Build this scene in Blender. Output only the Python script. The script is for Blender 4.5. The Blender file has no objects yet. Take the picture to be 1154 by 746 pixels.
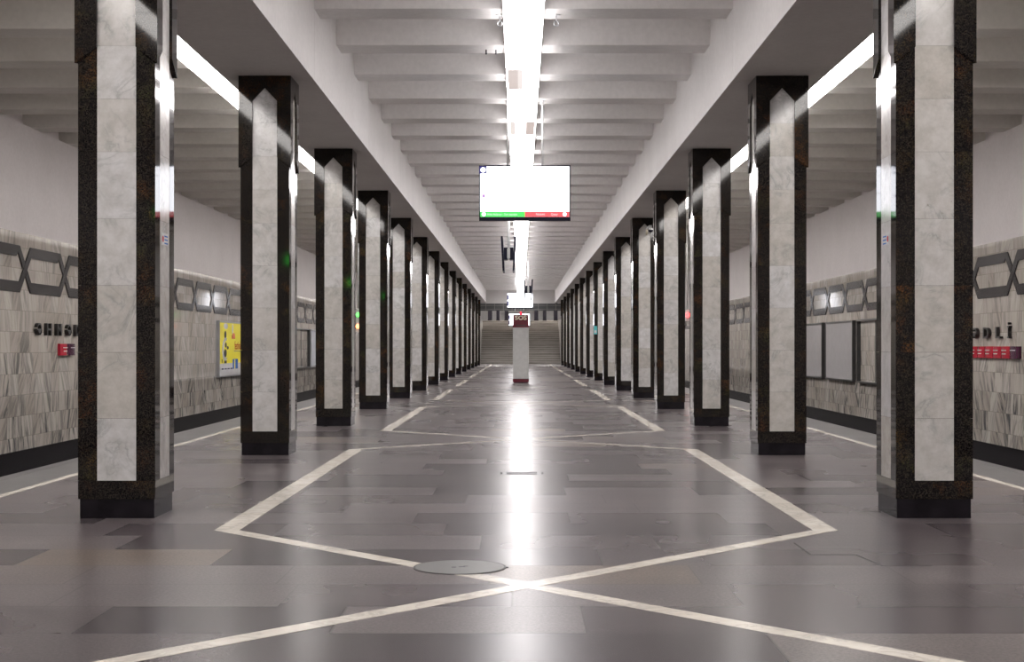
import bpy, math, random
random.seed(7)
SC = bpy.context.scene
COL = SC.collection
PI = math.pi

# ------------------------------------------------------------------ camera, world, exposure
cam_d = bpy.data.cameras.new('camera'); cam = bpy.data.objects.new('camera', cam_d); COL.objects.link(cam)
cam.location = (-0.040, 0.0, 1.247); cam.rotation_euler = (PI/2, 0, 0)
cam_d.sensor_width = 36.0; cam_d.lens = 50.0
cam_d.shift_x = -9.0/1154; cam_d.shift_y = 17.5/1154
cam_d.clip_start = 0.05; cam_d.clip_end = 400
SC.camera = cam
world = bpy.data.worlds.new('world'); SC.world = world; world.use_nodes = True
world.node_tree.nodes['Background'].inputs[0].default_value = (0.30, 0.30, 0.34, 1)
world.node_tree.nodes['Background'].inputs[1].default_value = 0.02
SC.view_settings.view_transform = 'Standard'; SC.view_settings.look = 'None'
SC.view_settings.gamma = 1.0; SC.view_settings.use_curve_mapping = False
SC.view_settings.exposure = 1.4
SC.cycles.use_light_tree = True
SC.cycles.max_bounces = 10; SC.cycles.diffuse_bounces = 6; SC.cycles.glossy_bounces = 5
SC.cycles.sample_clamp_indirect = 6.0; SC.cycles.caustics_reflective = False; SC.cycles.caustics_refractive = False
SC.cycles.use_denoising = True
CENTRE_E = 5.6      # brightness of the centre line of lamps
SIDE_E = 7.2        # brightness of the lamps over the platform edges
SCREEN_E = 1.5

# ------------------------------------------------------------------ key dimensions (metres)
Y0, Y1 = -22.0, 101.0
EDGE = 4.94          # platform edge
WALLX = 8.84         # track wall
COLX, HC = 2.967, 0.28
BAYS = [10.60 + 6.0*k for k in range(15)]   # column centres
TOP = 4.352          # beam soffit
RIB = 5.19           # underside of ribs
CEIL = 5.72

# ------------------------------------------------------------------ node helpers
class M:
    def __init__(s, name):
        s.m = bpy.data.materials.new(name); s.m.use_nodes = True
        s.t = s.m.node_tree; s.n = s.t.nodes; s.l = s.t.links
        s.b = s.n['Principled BSDF']
    def put(s, sock, v):
        if isinstance(v, bpy.types.NodeSocket): s.l.new(v, sock)
        elif isinstance(v, tuple) and len(v) == 3 and sock.type == 'RGBA': sock.default_value = (*v, 1)
        else: sock.default_value = v
    def math(s, op, a, b=0.0, c=None, clamp=False):
        n = s.n.new('ShaderNodeMath'); n.operation = op; n.use_clamp = clamp
        s.put(n.inputs[0], a); s.put(n.inputs[1], b)
        if c is not None: s.put(n.inputs[2], c)
        return n.outputs[0]
    def pos(s):
        n = s.n.new('ShaderNodeNewGeometry'); return n.outputs['Position']
    def objco(s):
        n = s.n.new('ShaderNodeTexCoord'); return n.outputs['Object']
    def sep(s, v):
        n = s.n.new('ShaderNodeSeparateXYZ'); s.l.new(v, n.inputs[0]); return n.outputs
    def comb(s, x=0.0, y=0.0, z=0.0):
        n = s.n.new('ShaderNodeCombineXYZ')
        for i, v in enumerate((x, y, z)): s.put(n.inputs[i], v)
        return n.outputs[0]
    def noise(s, v, scale, detail=4, rough=0.6, dist=0.0):
        n = s.n.new('ShaderNodeTexNoise'); s.l.new(v, n.inputs['Vector'])
        n.inputs['Scale'].default_value = scale; n.inputs['Detail'].default_value = detail
        n.inputs['Roughness'].default_value = rough; n.inputs['Distortion'].default_value = dist
        return n.outputs['Fac']
    def white(s, v):
        n = s.n.new('ShaderNodeTexWhiteNoise'); n.noise_dimensions = '3D'; s.l.new(v, n.inputs['Vector'])
        return n.outputs
    def ramp(s, f, stops, interp='LINEAR'):
        n = s.n.new('ShaderNodeValToRGB'); s.put(n.inputs[0], f); r = n.color_ramp; r.interpolation = interp
        while len(r.elements) < len(stops): r.elements.new(0.5)
        for e, (p, c) in zip(r.elements, stops):
            e.position = p; e.color = (*c, 1) if len(c) == 3 else c
        return n.outputs[0]
    def mix(s, f, a, b, mode='MIX'):
        n = s.n.new('ShaderNodeMix'); n.data_type = 'RGBA'; n.blend_type = mode
        s.put(n.inputs[0], f); s.put(n.inputs[6], a); s.put(n.inputs[7], b)
        return n.outputs[2]
    def vadd(s, a, b, op='ADD'):
        n = s.n.new('ShaderNodeVectorMath'); n.operation = op; s.put(n.inputs[0], a); s.put(n.inputs[1], b)
        return n.outputs[0]
    def rnd(s):
        return s.n.new('ShaderNodeObjectInfo').outputs['Random']
    def attr(s, name):
        n = s.n.new('ShaderNodeAttribute'); n.attribute_name = name; return n.outputs['Fac']
    def bump(s, h, strength, dist=0.01):
        n = s.n.new('ShaderNodeBump'); n.inputs['Strength'].default_value = strength
        n.inputs['Distance'].default_value = dist; s.l.new(h, n.inputs['Height']); s.l.new(n.outputs[0], s.b.inputs['Normal'])
    def color(s, v): s.put(s.b.inputs['Base Color'], v)
    def rough(s, v): s.put(s.b.inputs['Roughness'], v)

def plain(name, col, rough=0.5, metal=0.0, vary=0.08):
    m = M(name); f = m.noise(m.objco(), 6.0, 3)
    m.color(m.ramp(f, [(0.3, tuple(c*(1-vary) for c in col)), (0.7, tuple(min(1, c*(1+vary)) for c in col))]))
    m.rough(rough); m.b.inputs['Metallic'].default_value = metal
    return m.m
def glow(name, col, e):
    m = M(name); m.color((0.05, 0.05, 0.05)); m.rough(0.4); m.b.inputs['IOR'].default_value = 1.15
    m.b.inputs['Emission Color'].default_value = (*col, 1); m.b.inputs['Emission Strength'].default_value = e
    return m.m

# black speckled granite of the columns, tile by tile
def mat_granite():
    m = M('black_granite'); p = m.objco(); r = m.rnd(); t = m.attr('tile')
    seed = m.math('ADD', m.math('MULTIPLY', r, 57.0), m.math('MULTIPLY', t, 3.7))
    q = m.vadd(p, m.comb(seed, seed, seed))
    w = m.white(m.comb(t, m.math('FLOOR', m.math('MULTIPLY', r, 977.0)), 0.0))[0]
    fleck = m.ramp(m.noise(q, 95, 3, 0.7), [(0.47, (0, 0, 0)), (0.60, (1, 1, 1))])
    cloud = m.ramp(m.noise(q, 4.0, 4, 0.7), [(0.50, (0, 0, 0)), (0.75, (1, 1, 1))])
    amt = m.math('MULTIPLY', m.math('MULTIPLY', fleck, cloud), m.math('ADD', 0.25, m.math('MULTIPLY', w, 0.9)))
    warm = m.mix(m.ramp(m.noise(q, 2.3, 2), [(0.42, (0, 0, 0)), (0.6, (1, 1, 1))]), (0.17, 0.065, 0.018), (0.09, 0.09, 0.032))
    base = m.mix(m.ramp(m.noise(q, 110, 2, 0.6), [(0.45, (0, 0, 0)), (0.7, (1, 1, 1))]), (0.0055, 0.005, 0.006), (0.042, 0.034, 0.026))
    m.color(m.mix(amt, base, warm)); m.rough(0.045)
    m.b.inputs['IOR'].default_value = 1.34
    return m.m
def veins(m, q, scale, dist):
    n = m.noise(q, scale, 6, 0.62, dist)
    return m.math('ABSOLUTE', m.math('SUBTRACT', n, 0.5))
def mat_marble():
    m = M('white_marble'); p = m.objco(); r = m.rnd(); t = m.attr('tile')
    seed = m.math('ADD', m.math('MULTIPLY', r, 91.0), m.math('MULTIPLY', t, 5.3))
    q = m.vadd(p, m.comb(seed, m.math('MULTIPLY', seed, 1.7), m.math('MULTIPLY', seed, 0.6)))
    w = m.white(m.comb(t, m.math('FLOOR', m.math('MULTIPLY', r, 613.0)), 1.0))[0]
    tone = m.mix(w, (0.50, 0.475, 0.44), (0.60, 0.595, 0.60))
    v = m.ramp(veins(m, q, 2.6, 1.6), [(0.0, (1, 1, 1)), (0.035, (0.25, 0.25, 0.25)), (0.10, (0, 0, 0))])
    mask = m.ramp(m.noise(q, 3.2, 2), [(0.42, (0, 0, 0)), (0.65, (1, 1, 1))])
    c = m.mix(m.math('MULTIPLY', m.math('MULTIPLY', v, mask), 0.55), tone, (0.24, 0.25, 0.25))
    cl = m.ramp(m.noise(q, 9.0, 5, 0.7), [(0.35, (0.86, 0.85, 0.83)), (0.65, (1.08, 1.08, 1.08))])
    c = m.mix(1.0, c, cl, 'MULTIPLY')
    dirt = m.ramp(m.noise(q, 28, 4, 0.75), [(0.62, (0, 0, 0)), (0.74, (1, 1, 1))])
    dm = m.ramp(m.noise(q, 2.0, 2), [(0.56, (0, 0, 0)), (0.70, (1, 1, 1))])
    c = m.mix(m.math('MULTIPLY', m.math('MULTIPLY', dirt, dm), 0.75), c, (0.17, 0.16, 0.11))
    m.color(c); m.rough(0.12); m.b.inputs['IOR'].default_value = 1.36
    return m.m
# veined marble slabs of the track walls: rows 0.372 high
def mat_wallmarble():
    m = M('wall_marble_slabs'); p = m.sep(m.pos()); x, y, z = p[0], p[1], p[2]
    zz = m.math('DIVIDE', m.math('ADD', z, 2.206), 0.371)
    row = m.math('FLOOR', zz); fz = m.math('SUBTRACT', zz, row)
    side = m.math('SIGN', x)
    off = m.white(m.comb(row, side, 3.0))[0]
    wid = m.math('ADD', 0.34, m.math('MULTIPLY', m.white(m.comb(row, side, 8.0))[0], 0.16))
    yy = m.math('ADD', m.math('DIVIDE', y, wid), m.math('MULTIPLY', off, 5.0))
    colm = m.math('FLOOR', yy); fy = m.math('SUBTRACT', yy, colm)
    wn = m.white(m.comb(row, colm, side)); w = wn[0]; w2 = m.sep(wn[1])
    ang = m.math('MULTIPLY', m.math('SUBTRACT', w2[0], 0.5), 1.5)
    ly = m.math('ADD', m.math('MULTIPLY', y, m.math('COSINE', ang)), m.math('MULTIPLY', z, m.math('SINE', ang)))
    lz = m.math('SUBTRACT', m.math('MULTIPLY', z, m.math('COSINE', ang)), m.math('MULTIPLY', y, m.math('SINE', ang)))
    q = m.comb(m.math('MULTIPLY', ly, 7.0), m.math('MULTIPLY', lz, 0.8), m.math('MULTIPLY', w, 40.0))
    st = m.noise(q, 1.3, 6, 0.66, 0.5)
    low = m.math('SUBTRACT', 1.0, m.math('DIVIDE', m.math('ADD', z, 0.4), 2.2), clamp=True)
    lowc = m.math('ADD', 0.42, m.math('MULTIPLY', low, 0.55))
    amt = m.math('MULTIPLY', m.ramp(st, [(0.40, (1, 1, 1)), (0.50, (0.35, 0.35, 0.35)), (0.57, (0, 0, 0))]),
                 m.math('MULTIPLY', lowc, m.math('ADD', 0.35, m.math('MULTIPLY', w2[1], 0.9))), clamp=True)
    tone = m.mix(w, (0.41, 0.365, 0.325), (0.52, 0.48, 0.44))
    c = m.mix(amt, tone, (0.095, 0.095, 0.097))
    g1 = m.math('LESS_THAN', fz, 0.022); g2 = m.math('LESS_THAN', fy, 0.018)
    c = m.mix(m.math('MULTIPLY', m.math('MAXIMUM', g1, g2), 0.6), c, (0.16, 0.14, 0.12))
    m.color(c); m.rough(0.07); m.b.inputs['IOR'].default_value = 1.38
    m.b.inputs['Specular IOR Level'].default_value = 0.4
    return m.m
def mat_floor():
    m = M('floor_granite_slabs'); p = m.sep(m.pos()); x, y = p[0], p[1]
    yy = m.math('DIVIDE', m.math('ADD', y, 0.22), 0.64); row = m.math('FLOOR', yy); fy = m.math('SUBTRACT', yy, row)
    off = m.white(m.comb(row, 4.0, 3.0))[0]
    xx = m.math('ADD', m.math('DIVIDE', x, 1.12), m.math('MULTIPLY', off, 9.0)); cl = m.math('FLOOR', xx); fx = m.math('SUBTRACT', xx, cl)
    wn = m.white(m.comb(row, cl, 2.0)); w = wn[0]; w2 = m.sep(wn[1])
    tone = m.ramp(w, [(0.0, (0.040, 0.034, 0.038)), (0.2, (0.060, 0.051, 0.055)), (0.6, (0.078, 0.067, 0.071)), (0.93, (0.098, 0.086, 0.089)), (1.0, (0.118, 0.094, 0.076))])
    gr = m.ramp(m.noise(m.pos(), 60, 4, 0.8), [(0.36, (0.55, 0.55, 0.56)), (0.64, (1.5, 1.47, 1.45))])
    cld = m.ramp(m.noise(m.pos(), 1.7, 5, 0.65), [(0.3, (0.85, 0.85, 0.86)), (0.7, (1.16, 1.15, 1.12))])
    c = m.mix(1.0, m.mix(1.0, tone, gr, 'MULTIPLY'), cld, 'MULTIPLY')
    g = m.math('MAXIMUM', m.math('LESS_THAN', fy, 0.018), m.math('LESS_THAN', fx, 0.008))
    c = m.mix(m.math('MULTIPLY', g, 0.7), c, (0.035, 0.032, 0.032))
    m.color(c)
    sm = m.noise(m.comb(m.math('MULTIPLY', x, 0.6), m.math('MULTIPLY', y, 0.35), 0.0), 1.0, 4, 0.6)
    r = m.math('ADD', m.math('MULTIPLY', w2[0], 0.04), m.math('ADD', 0.235, m.math('MULTIPLY', sm, 0.05)))
    m.rough(r)
    m.b.inputs['IOR'].default_value = 1.23
    h = m.noise(m.pos(), 2.2, 2, 0.5); m.bump(h, 0.02, 0.01)
    return m.m
def mat_plaster(name, a, b, rough=0.75, spec=0.3):
    m = M(name); f = m.noise(m.pos(), 0.9, 5, 0.6)
    f2 = m.ramp(m.noise(m.pos(), 14, 3, 0.6), [(0.3, (0.95, 0.95, 0.95)), (0.7, (1.03, 1.03, 1.03))])
    m.color(m.mix(1.0, m.ramp(f, [(0.3, a), (0.7, b)]), f2, 'MULTIPLY')); m.rough(rough); m.b.inputs['Specular IOR Level'].default_value = spec
    return m.m
def mat_inlay():
    m = M('cream_marble_inlay'); p = m.pos()
    f = m.ramp(m.noise(p, 2.2, 5, 0.7, 0.6), [(0.3, (0.40, 0.365, 0.32)), (0.7, (0.56, 0.52, 0.46))])
    v = m.ramp(veins(m, p, 3.2, 1.0), [(0.0, (1, 1, 1)), (0.04, (0, 0, 0))])
    c = m.mix(m.math('MULTIPLY', v, 0.35), f, (0.20, 0.20, 0.20)); m.color(c); m.rough(0.25); m.b.inputs['IOR'].default_value = 1.23
    return m.m
def mat_frieze():
    m = M('dark_grey_stone'); f = m.noise(m.pos(), 1.6, 4)
    w = m.math('FLOOR', m.math('MULTIPLY', m.sep(m.pos())[1], 1.7)); ww = m.white(m.comb(w, 0.0, 0.0))[0]
    c = m.mix(ww, (0.022, 0.021, 0.024), (0.042, 0.039, 0.040))
    m.color(m.mix(m.math('MULTIPLY', f, 0.6), c, (0.045, 0.04, 0.04))); m.rough(0.12); m.b.inputs['IOR'].default_value = 1.33
    return m.m
def mat_band():
    m = M('dark_square_tiles'); p = m.sep(m.pos())
    fx = m.math('FRACT', m.math('DIVIDE', p[0], 0.62)); fz = m.math('FRACT', m.math('DIVIDE', m.math('ADD', p[2], 0.02), 0.26))
    g = m.math('MAXIMUM', m.math('LESS_THAN', fx, 0.06), m.math('LESS_THAN', fz, 0.10))
    n = m.noise(m.pos(), 2.0, 3)
    c = m.mix(n, (0.045, 0.05, 0.05), (0.10, 0.10, 0.10))
    m.color(m.mix(m.math('MULTIPLY', g, 0.6), c, (0.33, 0.32, 0.30))); m.rough(0.25)
    return m.m
def mat_stair():
    m = M('grey_stair_stone'); p = m.pos()
    m.color(m.ramp(m.noise(m.comb(m.math('MULTIPLY', m.sep(p)[0], 0.35), m.sep(p)[1], m.math('MULTIPLY', m.sep(p)[2], 2.2)), 1.6, 4, 0.7),
        [(0.3, (0.17, 0.155, 0.14)), (0.7, (0.34, 0.315, 0.29))])); m.rough(0.45)
    return m.m

GRAN = mat_granite(); MARB = mat_marble(); WMARB = mat_wallmarble(); FLOORM = mat_floor()
PLINTH = plain('dark_plinth_granite', (0.013, 0.011, 0.014), 0.15, 0, 0.4); PLINTH.node_tree.nodes['Principled BSDF'].inputs['IOR'].default_value = 1.25
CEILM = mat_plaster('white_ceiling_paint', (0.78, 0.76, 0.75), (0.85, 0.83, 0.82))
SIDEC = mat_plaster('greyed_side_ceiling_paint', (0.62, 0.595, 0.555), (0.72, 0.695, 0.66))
WALLP = mat_plaster('pale_lilac_wall_paint', (0.60, 0.56, 0.565), (0.65, 0.61, 0.615), 0.6)
BEAMP = mat_plaster('white_beam_paint', (0.64, 0.62, 0.61), (0.71, 0.69, 0.68), 0.6)
INLAY = mat_inlay(); FRIEZE = mat_frieze(); BAND = mat_band(); STAIR = mat_stair()
COPING = mat_plaster('platform_edge_stone', (0.085, 0.082, 0.083), (0.12, 0.116, 0.116), 0.4, 0.3)
COPL = mat_plaster('pale_nosing_stone', (0.42, 0.40, 0.37), (0.52, 0.50, 0.47), 0.5)
DARKT = mat_plaster('sooty_track_concrete', (0.03, 0.028, 0.027), (0.05, 0.048, 0.045), 0.9)
BLACKP = plain('black_plastic', (0.006, 0.006, 0.018), 0.4); BLACKP.node_tree.nodes['Principled BSDF'].inputs['IOR'].default_value = 1.25
GROOVE = plain('dark_joint', (0.02, 0.018, 0.018), 0.6)
STEEL = plain('brushed_steel', (0.50, 0.50, 0.50), 0.28, 1.0)
GRATE = plain('worn_grate_metal', (0.16, 0.16, 0.17), 0.5, 0.0)
WHITEM = plain('white_enamel', (0.72, 0.72, 0.72), 0.35)
GREYM = plain('light_grey_enamel', (0.50, 0.50, 0.49), 0.35)
REDM = plain('crimson_enamel', (0.11, 0.002, 0.014), 0.35)
REDS = plain('red_sign_panel', (0.42, 0.012, 0.035), 0.25)
PLUM = plain('plum_sign_panel', (0.055, 0.006, 0.035), 0.25)
BRONZE = plain('dark_bronze_letters', (0.045, 0.042, 0.042), 0.4, 0.6)
DARKF = plain('dark_metal_frame', (0.055, 0.055, 0.056), 0.35, 0.4)
SILVER = plain('silver_frame', (0.42, 0.43, 0.45), 0.3, 0.7)
BLANK = plain('pale_blank_board', (0.40, 0.385, 0.40), 0.10, 0, 0.04)
BLANKB = plain('pale_blue_blank_board', (0.52, 0.56, 0.63), 0.10, 0, 0.04)
YEL = plain('yellow_print', (0.80, 0.70, 0.008), 0.45, 0, 0.03)
BLKINK = plain('black_print', (0.004, 0.004, 0.004), 0.6)
ORG = plain('orange_print', (0.62, 0.13, 0.012), 0.2)
NAVY = plain('navy_print', (0.03, 0.05, 0.22), 0.2)
BLUEP = plain('blue_print', (0.05, 0.16, 0.50), 0.2)
PRW = plain('white_print', (0.62, 0.62, 0.64), 0.2)
CYAN = plain('cyan_notice_print', (0.10, 0.52, 0.55), 0.3)
CREAM = plain('cream_lettering', (0.66, 0.60, 0.47), 0.4)
DISC = mat_plaster('worn_grey_hatch', (0.070, 0.068, 0.067), (0.10, 0.098, 0.096), 0.4, 0.25)
LAMPW = glow('lamp_diffuser_white', (1.0, 0.955, 0.95), CENTRE_E)
LAMPS = glow('side_lamp_diffuser', (1.0, 0.955, 0.92), SIDE_E)
HALLFILL = glow('added_hall_fill', (1.0, 0.96, 0.93), 30.0)  # glow of the added fill lamps in the upper hall
LAMPM = glow('half_lit_lamp_diffuser', (1.0, 0.90, 0.86), 0.33)
LAMPD = glow('failing_lamp_diffuser', (1.0, 0.84, 0.78), 0.24)
SCRW = glow('screen_white', (0.93, 0.94, 1.0), SCREEN_E)
SCRT = glow('screen_text_white', (1, 1, 1), 0.42)
SCRG = glow('screen_green', (0.10, 1.0, 0.16), 0.36)
SCRR = glow('screen_red', (1.0, 0.13, 0.15), 0.37)
SCRN = glow('screen_navy', (0.03, 0.02, 0.30), 0.25)
SCRF = glow('screen_faint_grey', (0.90, 0.84, 0.88), 0.37)
SCRP = glow('screen_faint_pink', (1.0, 0.76, 0.80), 0.38)
SCRV = glow('screen_violet', (0.62, 0.30, 0.80), 0.36)
SCRY = glow('screen_yellow', (1.0, 0.80, 0.10), 0.38)
SIGG = glow('signal_green', (0.05, 1.0, 0.08), 3.5)
SIGG2 = glow('signal_green_far', (0.10, 1.0, 0.10), 1.5)
SIGO = glow('signal_orange', (1.0, 0.28, 0.09), 2.5)
SIGR = glow('signal_red', (1.0, 0.03, 0.03), 4.0)
BEAC = glow('beacon_red', (0.9, 0.01, 0.04), 0.9)

# ------------------------------------------------------------------ mesh helpers
class MB:
    def __init__(s): s.v = []; s.f = []; s.t = []
    def face_prism(s, front, back, tile=0):          # two rings with the same number of points
        n = len(front); o = len(s.v); s.v += list(front) + list(back)
        s.f.append(tuple(range(o, o+n))); s.f.append(tuple(o+n+i for i in reversed(range(n))))
        for i in range(n):
            j = (i+1) % n; s.f.append((o+j, o+i, o+n+i, o+n+j))
        s.t += [tile]*(n+2)
    def box(s, x0, x1, y0, y1, z0, z1, tile=0):
        a = [(x0, y0, z0), (x1, y0, z0), (x1, y0, z1), (x0, y0, z1)]
        b = [(x, y1, z) for x, _, z in a]
        s.face_prism(a, b, tile)
    def bevbox(s, x0, x1, y0, y1, z0, z1, r, tile=0):   # vertical edges chamfered
        pts = [(x0+r, y0), (x1-r, y0), (x1, y0+r), (x1, y1-r), (x1-r, y1), (x0+r, y1), (x0, y1-r), (x0, y0+r)]
        s.face_prism([(x, y, z1) for x, y in pts], [(x, y, z0) for x, y in pts], tile)
    def ring(s, pts_a, pts_b, tile=0): s.face_prism(pts_a, pts_b, tile)
    def cyl(s, c, r, h, axis='z', n=20, r2=None, tile=0):
        r2 = r if r2 is None else r2
        def P(a, rr, t):
            u, w = rr*math.cos(a), rr*math.sin(a)
            return {'z': (c[0]+u, c[1]+w, c[2]+t), 'y': (c[0]+u, c[1]+t, c[2]+w), 'x': (c[0]+t, c[1]+u, c[2]+w)}[axis]
        s.face_prism([P(2*PI*i/n, r2, h) for i in range(n)], [P(2*PI*i/n, r, 0) for i in range(n)], tile)
    def tube(s, pts, r, n=8):
        for a, b in zip(pts, pts[1:]):
            d = [b[i]-a[i] for i in range(3)]; L = math.sqrt(sum(q*q for q in d)) or 1; d = [q/L for q in d]
            up = (0, 0, 1) if abs(d[2]) < .9 else (1, 0, 0)
            e = [d[1]*up[2]-d[2]*up[1], d[2]*up[0]-d[0]*up[2], d[0]*up[1]-d[1]*up[0]]; l = math.sqrt(sum(q*q for q in e)); e = [q/l for q in e]
            g = [d[1]*e[2]-d[2]*e[1], d[2]*e[0]-d[0]*e[2], d[0]*e[1]-d[1]*e[0]]
            R = lambda p: [tuple(p[k]+r*(math.cos(2*PI*i/n)*e[k]+math.sin(2*PI*i/n)*g[k]) for k in range(3)) for i in range(n)]
            s.face_prism(R(b), R(a))
    def sphere(s, c, r, nu=20, nv=10, v0=-PI/2, v1=PI/2):
        o = len(s.v)
        for j in range(nv+1):
            a = v0+(v1-v0)*j/nv
            for i in range(nu):
                b = 2*PI*i/nu; s.v.append((c[0]+r*math.cos(a)*math.cos(b), c[1]+r*math.cos(a)*math.sin(b), c[2]+r*math.sin(a)))
        for j in range(nv):
            for i in range(nu):
                k = (i+1) % nu; s.f.append((o+j*nu+i, o+j*nu+k, o+(j+1)*nu+k, o+(j+1)*nu+i)); s.t.append(0)
    def mesh(s, name, mat):
        me = bpy.data.meshes.new(name); me.from_pydata(s.v, [], s.f); me.materials.append(mat)
        import bmesh
        bm = bmesh.new(); bm.from_mesh(me); lay = bm.faces.layers.int.new('ti')
        bm.faces.ensure_lookup_table()
        for f, t in zip(bm.faces, s.t): f[lay] = t
        bmesh.ops.recalc_face_normals(bm, faces=bm.faces); bm.to_mesh(me); bm.free()
        if any(s.t):
            at = me.attributes.new('tile', 'FLOAT', 'FACE')
            for i, t in enumerate(s.t): at.data[i].value = float(t)
        return me
    def build(s, name, mat, parent=None, smooth=False):
        me = s.mesh(name, mat)
        if smooth:
            for p in me.polygons: p.use_smooth = True
        return link(name, me, parent)
def link(name, me, parent=None):
    o = bpy.data.objects.new(name, me); COL.objects.link(o)
    if parent: o.parent = parent
    return o
def tag(o, label=None, cat=None, group=None, kind=None):
    for k, v in (('label', label), ('category', cat), ('group', group), ('kind', kind)):
        if v: o[k] = v
    return o
def empty(name, loc, rz=0.0, rx=0.0):
    o = bpy.data.objects.new(name, None); COL.objects.link(o); o.location = loc; o.rotation_euler = (rx, 0, rz)
    o.empty_display_size = 0.1
    return o
def copy_tree(o, parent=None):
    c = o.copy(); COL.objects.link(c)
    if parent: c.parent = parent
    for ch in [x for x in o.children]: copy_tree(ch, c)
    return c
def structure(mb, name, mat, parent=None):
    o = mb.build(name, mat, parent); o['kind'] = 'structure'; return o
FONTS = {}
def text_mesh(name, txt, size, mat, depth=0.0, parent=None, sx=1.0, bold=0.0, align='CENTER'):
    cu = bpy.data.curves.new(name, 'FONT'); cu.body = txt; cu.size = size; cu.extrude = depth; cu.offset = bold
    cu.align_x = align; cu.align_y = 'CENTER'; cu.resolution_u = 3
    tmp = bpy.data.objects.new('tmp', cu); me = bpy.data.meshes.new_from_object(tmp)
    bpy.data.objects.remove(tmp); bpy.data.curves.remove(cu)
    for v in me.vertices: v.co.x *= sx
    me.materials.clear(); me.materials.append(mat)
    return link(name, me, parent)

# ================================================================== SETTING
# ---- floor of the platform
b = MB(); b.box(-EDGE, EDGE, Y0, Y1+0.3, -0.35, 0.0)
floor = structure(b, 'floor', FLOORM)
def inlay_poly(pts, name='floor_inlay', mat=INLAY, z=0.0015):
    b = MB(); b.face_prism([(x, y, z) for x, y in pts], [(x, y, -0.004) for x, y in pts])
    o = b.build(name, mat, floor); return o
XO, XI = 2.115, 1.945
starts = [-2.6, 9.65, 21.05, 33.1, 45.0, 57.0, 69.0, 81.0, 93.0]
ends = [5.2, 17.25, 29.35, 41.2, 53.0, 65.0, 77.0, 89.0, 100.6]
w = 0.095
for a, e in zip(starts, ends):
    for s in (-1, 1):
        p = [(s*XO, a), (s*XI, a), (s*XI, e), (s*XO, e)]
        inlay_poly(p if s > 0 else p[::-1])
for a, e in zip(ends[:-1], starts[1:]):
    inlay_poly([(-XO, a), (-XI, a), (XO, e), (XI, e)])
    inlay_poly([(XO, a), (XO-0.17, a), (-XO, e), (-XI, e)][::-1], z=0.001)
# dark zig-zag cut in the paving
b = MB()
zz = [(1.70, 9.03), (1.70, 8.52), (1.97, 8.52), (2.02, 8.08), (2.30, 8.08)]
for (xa, ya), (xb, yb) in zip(zz, zz[1:]):
    d = math.hypot(xb-xa, yb-ya); nx, ny = -(yb-ya)/d*0.006, (xb-xa)/d*0.006
    q = [(xa+nx, ya+ny), (xb+nx, yb+ny), (xb-nx, yb-ny), (xa-nx, ya-ny)]
    b.face_prism([(x, y, 0.0012) for x, y in q], [(x, y, -0.003) for x, y in q])
b.build('floor_cut', GROOVE, floor)

n = 1
for s in (-1, 1):
    b = MB(); b.box(*sorted((s*4.325, s*4.415)), Y0, Y1, -0.004, 0.0015); structure(b, 'trim_%d' % n, INLAY); n += 1
    b = MB(); b.box(*sorted((s*4.415, s*EDGE)), Y0, Y1, -0.3, 0.003)
    b.box(*sorted((s*4.86, s*4.99)), Y0, Y1, -0.09, 0.004); structure(b, 'trim_%d' % n, COPING); n += 1
# ---- trackbeds
for s, nm in ((-1, 'trackbed_left'), (1, 'trackbed_right')):
    b = MB(); b.box(*sorted((s*EDGE, s*(WALLX+0.5))), Y0, Y1+0.3, -1.45, -1.25)
    b.box(*sorted((s*(EDGE-0.4), s*(EDGE-0.02))), Y0, Y1, -1.3, -0.3); structure(b, nm, DARKT)
    # wall: dark plinth, marble, plaster, recessed lintel
    side = 'left' if s < 0 else 'right'
    mt = 3.254 if s < 0 else 3.20
    wl = structure_b = MB(); wl.box(*sorted((s*WALLX, s*(WALLX+0.25))), Y0, Y1, -0.58, mt)
    wo = structure(wl, 'wall_' + side, WMARB)
    b = MB(); b.box(*sorted((s*(WALLX+0.002), s*(WALLX+0.25))), Y0, Y1, mt, RIB-0.002)
    b.box(*sorted((s*(WALLX+0.16), s*(WALLX+0.30))), Y0, Y1, RIB-0.01, CEIL)
    structure(b, 'upper_wall', WALLP, wo)
    b = MB(); b.box(*sorted((s*(WALLX-0.03), s*(WALLX+0.25))), Y0, Y1, -1.3, -0.58); structure(b, 'baseboard_' + side, PLINTH)
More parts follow.
